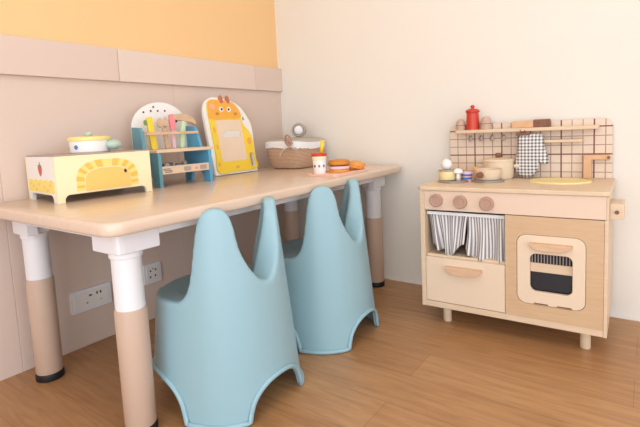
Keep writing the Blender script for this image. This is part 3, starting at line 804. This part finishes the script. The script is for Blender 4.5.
b = BM(); pl(b, [rrect(-.0095, .0095, 0, .095, .005)], .012, 'yz', -.006, .002); obj('handle', b, M['natural'], t)
b = BM(); pl(b, [closed_smooth([(-.024, .092), (-.026, .112), (-.012, .126), (-.006, .112), (.006, .112), (.012, .126), (.022, .110), (.016, .090), (0, .082)], 4)], .012, 'yz', -.006, .002); obj('jaw', b, M['natural'], t)
t = tool_thing('toy_chisel', 'pink-handled toy tool standing third from left in the workbench rack', .016, -.110)
b = BM(); pl(b, [rrect(-.0075, .0075, 0, .075, .004)], .010, 'yz', -.005, .001); obj('shaft', b, M['ham'], t)
b = BM(); pl(b, [rrect(-.0115, .0115, .074, .138, .007)], .015, 'yz', -.0075, .002); obj('handle', b, M['toy_pink'], t)
b = BM(); pl(b, [circle(.017, .114, .006, 16, .010)], .008, 'yz', -.004, .001); obj('notch', b, M['ink'], t)
t = tool_thing('toy_hammer', 'pale green toy hammer with a wooden head standing rightmost in the workbench rack', .052, -.110, math.radians(-7))
b = BM(); pl(b, [rrect(-.0085, .0085, 0, .112, .005)], .012, 'yz', -.006, .002); obj('handle', b, M['toy_green'], t)
b = BM(); pl(b, [closed_smooth([(-.046, .112), (-.042, .132), (.0, .140), (.035, .134), (.056, .116), (.058, .102), (.030, .108), (0, .110)], 5)], .018, 'yz', -.009, .003); obj('head', b, M['natural'], t)
# loose grey toy parts lying in the tray
for i, (x, y, r, lab) in enumerate(((-.040, -.075, .013, 'grey toy screw lying leftmost in the workbench tray'), (-.055, -.042, .015, 'grey toy nut lying left of centre in the workbench tray'), (-.036, -.008, .013, 'grey toy bolt lying at the centre of the workbench tray'), (-.058, .022, .014, 'grey toy screw lying right of centre in the workbench tray'))):
    px, py = on_bench(x, y); t = thing('toy_screw', lab, 'toy screw', (px, py, TZ + .0641), i * .8, 'toy screws in the workbench tray')
    b = BM(); tube(b, [(-.018, 0, r), (.016, 0, r)], r * .6, 12); obj('shank', b, M['grey_tool'], t, smooth=True)
    b = BM(); tube(b, [(.015, 0, r), (.022, 0, r)], r, 6); obj('head', b, M['toy_grey'], t)

# giraffe drawing board, leaning on the wall
G = thing('drawing_board', 'yellow giraffe-shaped drawing board standing tilted back on the table beside the workbench', 'drawing board', (.160, -.664, TZ + .003))
lean = math.radians(-9.5)
out = closed_smooth([(.004, .0), (.0, .05), (-.004, .15), (-.004, .25), (.0, .305), (.02, .345), (.06, .364), (.12, .360), (.18, .348), (.225, .325), (.256, .290), (.282, .245), (.288, .205), (.283, .15), (.279, .08), (.276, .012), (.262, .0), (.14, -.0), (.02, -.0)], 5)
out = [(u, max(v, 0)) for u, v in out]
opening = rrect(.052, .213, .060, .258, .006)
grip = rrect(.232, .262, .022, .092, .014)
LM = Matrix.Rotation(lean, 4, 'Y')
b = BM(); pl(b, [out, grip], .016, 'yz', -.016, .002, mat=LM); bo = obj('backing_board', b, M['toy_white'], G)
face = closed_smooth([(.020, .012), (.020, .10), (.018, .20), (.016, .27), (.018, .32), (.040, .350), (.075, .352), (.13, .350), (.18, .338), (.208, .310), (.218, .27), (.224, .235), (.250, .205), (.270, .165), (.272, .12), (.270, .07), (.267, .014), (.12, .010)], 5)
b = BM(); pl(b, [face, opening, grip], .006, 'yz', 0, .001, mat=LM); obj('giraffe_frame', b, M['toy_yellow'], G)
head = closed_smooth([(.022, .262), (.018, .30), (.022, .334), (.045, .350), (.10, .351), (.17, .342), (.203, .315), (.215, .268), (.12, .263)], 5)
b = BM(); pl(b, [head], .0015, 'yz', .006, 0, mat=LM); hd = obj('giraffe_head', b, M['toy_orange'], G)
b = BM(); pl(b, [opening], .003, 'yz', .0005, 0, mat=LM); obj('writing_surface', b, M['paper'], G)
for u in (.098, .146):
    b = BM(); pl(b, [circle(u, .306, .0125)], .001, 'yz', .0075, mat=LM); obj('eye', b, M['toy_white'], hd)
for u in (.100, .144):
    b = BM(); pl(b, [circle(u, .306, .0058)], .001, 'yz', .0085, mat=LM); obj('pupil', b, M['ink'], hd)
for u in (.070, .184):
    b = BM(); pl(b, [circle(u, .285, .011, 20, .007)], .001, 'yz', .0075, mat=LM); obj('cheek', b, M['bun'], hd)
b = BM(); pl(b, [circle(.046, .318, .018, 20, .014)], .001, 'yz', .0075, mat=LM); obj('ear', b, M['toy_peach'], hd)
for u in (.108, .150):
    b = BM(); pl(b, [closed_smooth([(u - .009, .338), (u - .010, .362), (u, .374), (u + .010, .362), (u + .009, .338)], 4)], .008, 'yz', 0, .001, mat=LM); obj('horn', b, M['horn'], hd)
for u, v, r, ry in ((.246, .150, .014, .018), (.036, .21, .007, .014), (.036, .13, .006, .012), (.14, .03, .012, .007), (.03, .05, .007, .010)):
    b = BM(); pl(b, [circle(u, v, r, 20, ry)], .0008, 'yz', .006, mat=LM); obj('printed_spot', b, M['toy_orange'], G)
b = BM(); pl(b, [[(-.0165, .20), (-.020, .20), (-.088, -.001), (-.078, -.001)]], .10, 'xz', -.188)
obj('rear_stand', b, M['toy_white'], G)
b = BM(); pl(b, [circle(.236, .262, .005, 14, .009)], .0008, 'yz', .0002, mat=LM); obj('printed_leaf', b, M['leaf'], G)

# wicker basket with cloth
BK = thing('wicker_basket', 'wicker basket lined with grey cloth and white lace in the corner of the table', 'basket', (.236, -.176, TZ + .001))
def srect(hx, hy, n=64, e=4.0):
    o = []
    for i in range(n):
        a = 2 * PI * i / n; c, s = math.cos(a), math.sin(a)
        o.append((hx * math.copysign(abs(c) ** (2 / e), c), hy * math.copysign(abs(s) ** (2 / e), s)))
    return o
def loft(bm, secs, cap0=True, cap1=True):
    """secs: (half x, half y, z or callable)"""
    rings = []
    for hx, hy, z in secs: rings.append([bm.verts.new((x, y, z(x, y) if callable(z) else z)) for x, y in srect(hx, hy)])
    n = len(rings[0])
    for a, c in zip(rings, rings[1:]):
        for i in range(n): bm.faces.new((a[i], a[(i + 1) % n], c[(i + 1) % n], c[i]))
    if cap0: bm.faces.new(rings[0][::-1])
    if cap1: bm.faces.new(rings[-1])
    return bm
RIMZ = lambda x, y: .125 + .010 * (y / .13) ** 2
obj('basket_body', loft(BM(), [(.088, .098, 0), (.098, .108, .004), (.110, .120, .03), (.119, .130, .07), (.124, .135, .112), (.124, .135, RIMZ)]), M['wicker'], BK, auto=True)
lace = lambda dz: (lambda x, y: RIMZ(x, y) + dz + .004 * math.sin(40 * math.atan2(y, x)) * (1 if dz < 0 else 0))
obj('lace_trim', loft(BM(), [(.1285, .1395, lace(-.029)), (.1275, .1385, lace(-.010)), (.1275, .1385, lace(.003)), (.121, .132, lace(.006))], False, False), M['cloth_white'], BK, smooth=True)
obj('cloth_cover', loft(BM(), [(.1245, .1355, RIMZ), (.1235, .134, lambda x, y: RIMZ(x, y) + .010), (.110, .120, lambda x, y: .146), (.08, .09, .152), (.045, .055, .155), (.015, .02, .1555)], True, True), M['grey_cloth'], BK, smooth=True)
b = BM(); c0 = Vector((.085, -.150, .112))      # bow at the near corner
tube(b, smooth_path([c0 + Vector(p) for p in ((0, 0, 0), (-.022, -.006, .03), (-.020, 0, .055), (-.004, .004, .052), (.002, 0, .02), (0, 0, 0))], 6), .0075, 10, r2=.004)
tube(b, smooth_path([c0 + Vector(p) for p in ((0, -.002, .004), (-.010, -.006, .022), (.004, -.004, .03), (.010, 0, .012))], 6), .009, 10)
bw = obj('bow', b, M['ribbon'], BK, smooth=True)
b = BM()
tube(b, smooth_path([c0 + Vector(p) for p in ((.0, -.002, .004), (-.022, -.012, -.010), (-.045, -.010, -.024), (-.058, -.008, -.046))], 6), .007, 10, r2=.003)
tube(b, smooth_path([c0 + Vector(p) for p in ((.0, -.002, .004), (.016, .006, -.004), (.030, .020, -.018))], 6), .007, 10, r2=.003)
obj('ribbon_tail', b, M['ribbon_pale'], bw, smooth=True)
# rolled grey and white plush on top of the basket
t = thing('plush_roll', 'rolled grey and white plush cloth resting on top of the wicker basket', 'plush', (.246, -.150, TZ + .1575), math.radians(-56))
b = BM(); m = Matrix.Translation((0, 0, .036)) @ Matrix.Rotation(PI / 2, 4, 'Y')
lathe(b, [(.026, -.05), (.034, -.046), (.037, -.03), (.037, .03), (.034, .042), (.028, .046), (.0275, .042), (.0265, .03), (.0265, -.05)], 32, m); obj('roll', b, M['dark_grey_cloth'], t, smooth=True)
b = BM(); lathe(b, [(0, -.045), (.026, -.045), (.026, .036), (.020, .050), (.01, .056), (0, .057)], 28, m); obj('white_core', b, M['cloth_white'], t, smooth=True)

# meal tray
TRX, TRY = .672, -.430
t = thing('food_tray', 'thin pink tray holding toy food near the right end of the table', 'tray', (TRX, TRY, TZ))
b = BM(); pl(b, [rrect(-.075, .075, -.135, .135, .02)], .006, 'xy', 0, .0015); obj('tray_base', b, M['tray_pink'], t)
b = BM(); pl(b, [rrect(-.075, .075, -.135, .135, .02), rrect(-.070, .070, -.130, .130, .016)], .004, 'xy', .0062, .001); obj('tray_rim', b, M['tray_pink'], t)
FZ = TZ + .0062
t = thing('drink_cup', 'white spotted toy drink cup with red lid and yellow straw on the pink tray', 'cup', (.633, -.516, FZ))
b = BM(); lathe(b, [(0, 0), (.024, 0), (.0245, .003), (.0295, .068), (.0295, .074), (0, .074)], 40); cb = obj('cup_body', b, M['toy_white'], t, auto=True)
b = BM(); lathe(b, [(.0289, .058), (.0297, .059), (.0302, .068), (.0298, .070)], 40); obj('cream_band', b, M['toy_cream'], cb, smooth=True)
b = BM(); lathe(b, [(0, .0742), (.032, .0742), (.0328, .077), (.0325, .083), (.029, .086), (0, .086)], 40); obj('lid', b, M['red'], t, auto=True)
for a, m_ in ((-100, 'ink'), (-58, 'berry'), (-15, 'navy')):
    b = BM()
    on_cyl(b, .0278, .034, math.radians(a), .0045, 14, .006); obj('printed_dot', b, M[m_], cb)
b = BM(); tube(b, [(.004, .012, .086), (.008, .018, .140)], .0078, 14); obj('straw', b, M['toy_yellow'], t, smooth=True)
t = thing('toy_burger', 'toy burger with brown bun and pink ham on the tray beside the cup', 'burger', (.672, -.428, FZ))
b = BM(); lathe(b, [(0, 0), (.040, 0), (.043, .003), (.042, .011), (0, .012)], 40); obj('bottom_bun', b, M['crisp'], t, auto=True)
b = BM(); lathe(b, [(0, .0122), (.042, .0122), (.0455, .017), (.043, .026), (0, .027)], 40); obj('ham_slice', b, M['ham'], t, auto=True)
b = BM(); lathe(b, [(0, .0272), (.041, .0272), (.043, .029), (.041, .031), (0, .031)], 40); obj('patty', b, M['patty'], t, auto=True)
b = BM(); lathe(b, [(0, .0312), (.044, .0312), (.0475, .036), (.0465, .045), (.040, .051), (.022, .054), (0, .055)], 40); obj('top_bun', b, M['bun'], t, auto=True)
b = BM(); pl(b, [closed_smooth([(.052 * (1 + .12 * (-1) ** k) * math.cos(2 * PI * k / 14), .052 * (1 + .12 * (-1) ** k) * math.sin(2 * PI * k / 14)) for k in range(14)], 3)], .0008, 'xy', -.0009 + .001)
obj('paper', b, M['toy_amber'], t)
t = thing('toy_nugget', 'orange crumbed toy food piece at the right end of the pink tray', 'toy food', (.690, -.326, FZ), math.radians(40))
bm = BM(); bmesh.ops.create_icosphere(bm, subdivisions=4, radius=1)
for v in bm.verts:
    p = v.co.copy(); k = 1 + .10 * math.sin(5 * p.x + 2) * math.sin(4 * p.y) + .05 * math.sin(11 * p.z + 6 * p.x)
    v.co = (p.x * .044 * k, p.y * .034 * k * (1 - .3 * p.x), max(-.018, p.z * .021 * k) + .018)
obj('piece', bm, M['crisp'], t, smooth=True)
t = thing('toy_lettuce', 'small green toy leaf tucked between burger and orange food piece', 'toy food', (.676, -.374, FZ), math.radians(20))
b = BM(); pl(b, [closed_smooth([(-.012, 0), (-.014, .024), (-.004, .040), (.006, .034), (.013, .020), (.011, .0)], 4)], .005, 'yz', -.0025, .001); obj('leaf', b, M['leaf'], t)

# ------------------------------------------------------------------ light
lm, nt, bs_ = new_mat('lamp diffuser')
bs_.inputs['Base Color'].default_value = (1, 1, 1, 1); bs_.inputs['Emission Color'].default_value = (1, .93, .84, 1); bs_.inputs['Emission Strength'].default_value = 2.0
t = thing('ceiling_lamp', 'round white lamp mounted under the ceiling', 'lamp', (1.55, -1.75, RZ - .07))
b = BM(); cyl(b, .32, .0, .0695, .02, 48); obj('diffuser', b, lm, t, auto=True)
def area(name, loc, rot, sx, sy, power, col):
    l = bpy.data.lights.new(name, 'AREA'); l.shape = 'RECTANGLE'; l.size = sx; l.size_y = sy; l.energy = power; l.color = col
    o = bpy.data.objects.new(name, l); C.objects.link(o); o.location = loc; o.rotation_euler = rot; return o
area('ceiling_light', (1.55, -1.75, RZ - .09), (0, 0, 0), 1.2, 1.2, 6, (1, .84, .64))
area('balcony_daylight', (RX + .05, (SY0 + SY1) / 2, (SZ0 + SZ1) / 2), (math.radians(90), 0, math.radians(90)), SY1 - SY0, SZ1 - SZ0, 27, (.82, .91, 1))
area('window_daylight', ((WX0 + WX1) / 2, RY - .05, (WZ0 + WZ1) / 2), (math.radians(90), 0, 0), WX1 - WX0, WZ1 - WZ0, 50, (.90, .95, 1))
w = bpy.data.worlds.new('sky'); sc.world = w; w.use_nodes = True
w.node_tree.nodes['Background'].inputs[0].default_value = (.75, .86, 1, 1); w.node_tree.nodes['Background'].inputs[1].default_value = 1.0

# ------------------------------------------------------------------ camera (fitted to the photograph)
F, CX, CY, CZm, YAW, PITCH, ROLL, SYPX = 457.866, 1.7472, -2.056, .78, .6266, .0999, -.0477, -36.889
cd = bpy.data.cameras.new('camera'); cam = bpy.data.objects.new('camera', cd); C.objects.link(cam); sc.camera = cam
cd.sensor_fit = 'HORIZONTAL'; cd.sensor_width = 36; cd.lens = F / 640 * 36; cd.shift_y = SYPX / 640; cd.clip_start = .02
r0 = Vector((math.cos(YAW), math.sin(YAW), 0)); f0 = Vector((-math.sin(YAW), math.cos(YAW), 0)); u0 = Vector((0, 0, 1))
f = f0 * math.cos(PITCH) - u0 * math.sin(PITCH); u = f0 * math.sin(PITCH) + u0 * math.cos(PITCH)
r2 = r0 * math.cos(ROLL) + u * math.sin(ROLL); u2 = -r0 * math.sin(ROLL) + u * math.cos(ROLL)
mw = Matrix((r2, u2, -f)).transposed().to_4x4(); mw.translation = (CX, CY, CZm); cam.matrix_world = mw

sc.view_settings.view_transform = 'Standard'; sc.view_settings.look = 'None'
sc.view_settings.exposure = 0.12; sc.view_settings.gamma = 1.0; sc.view_settings.use_curve_mapping = False
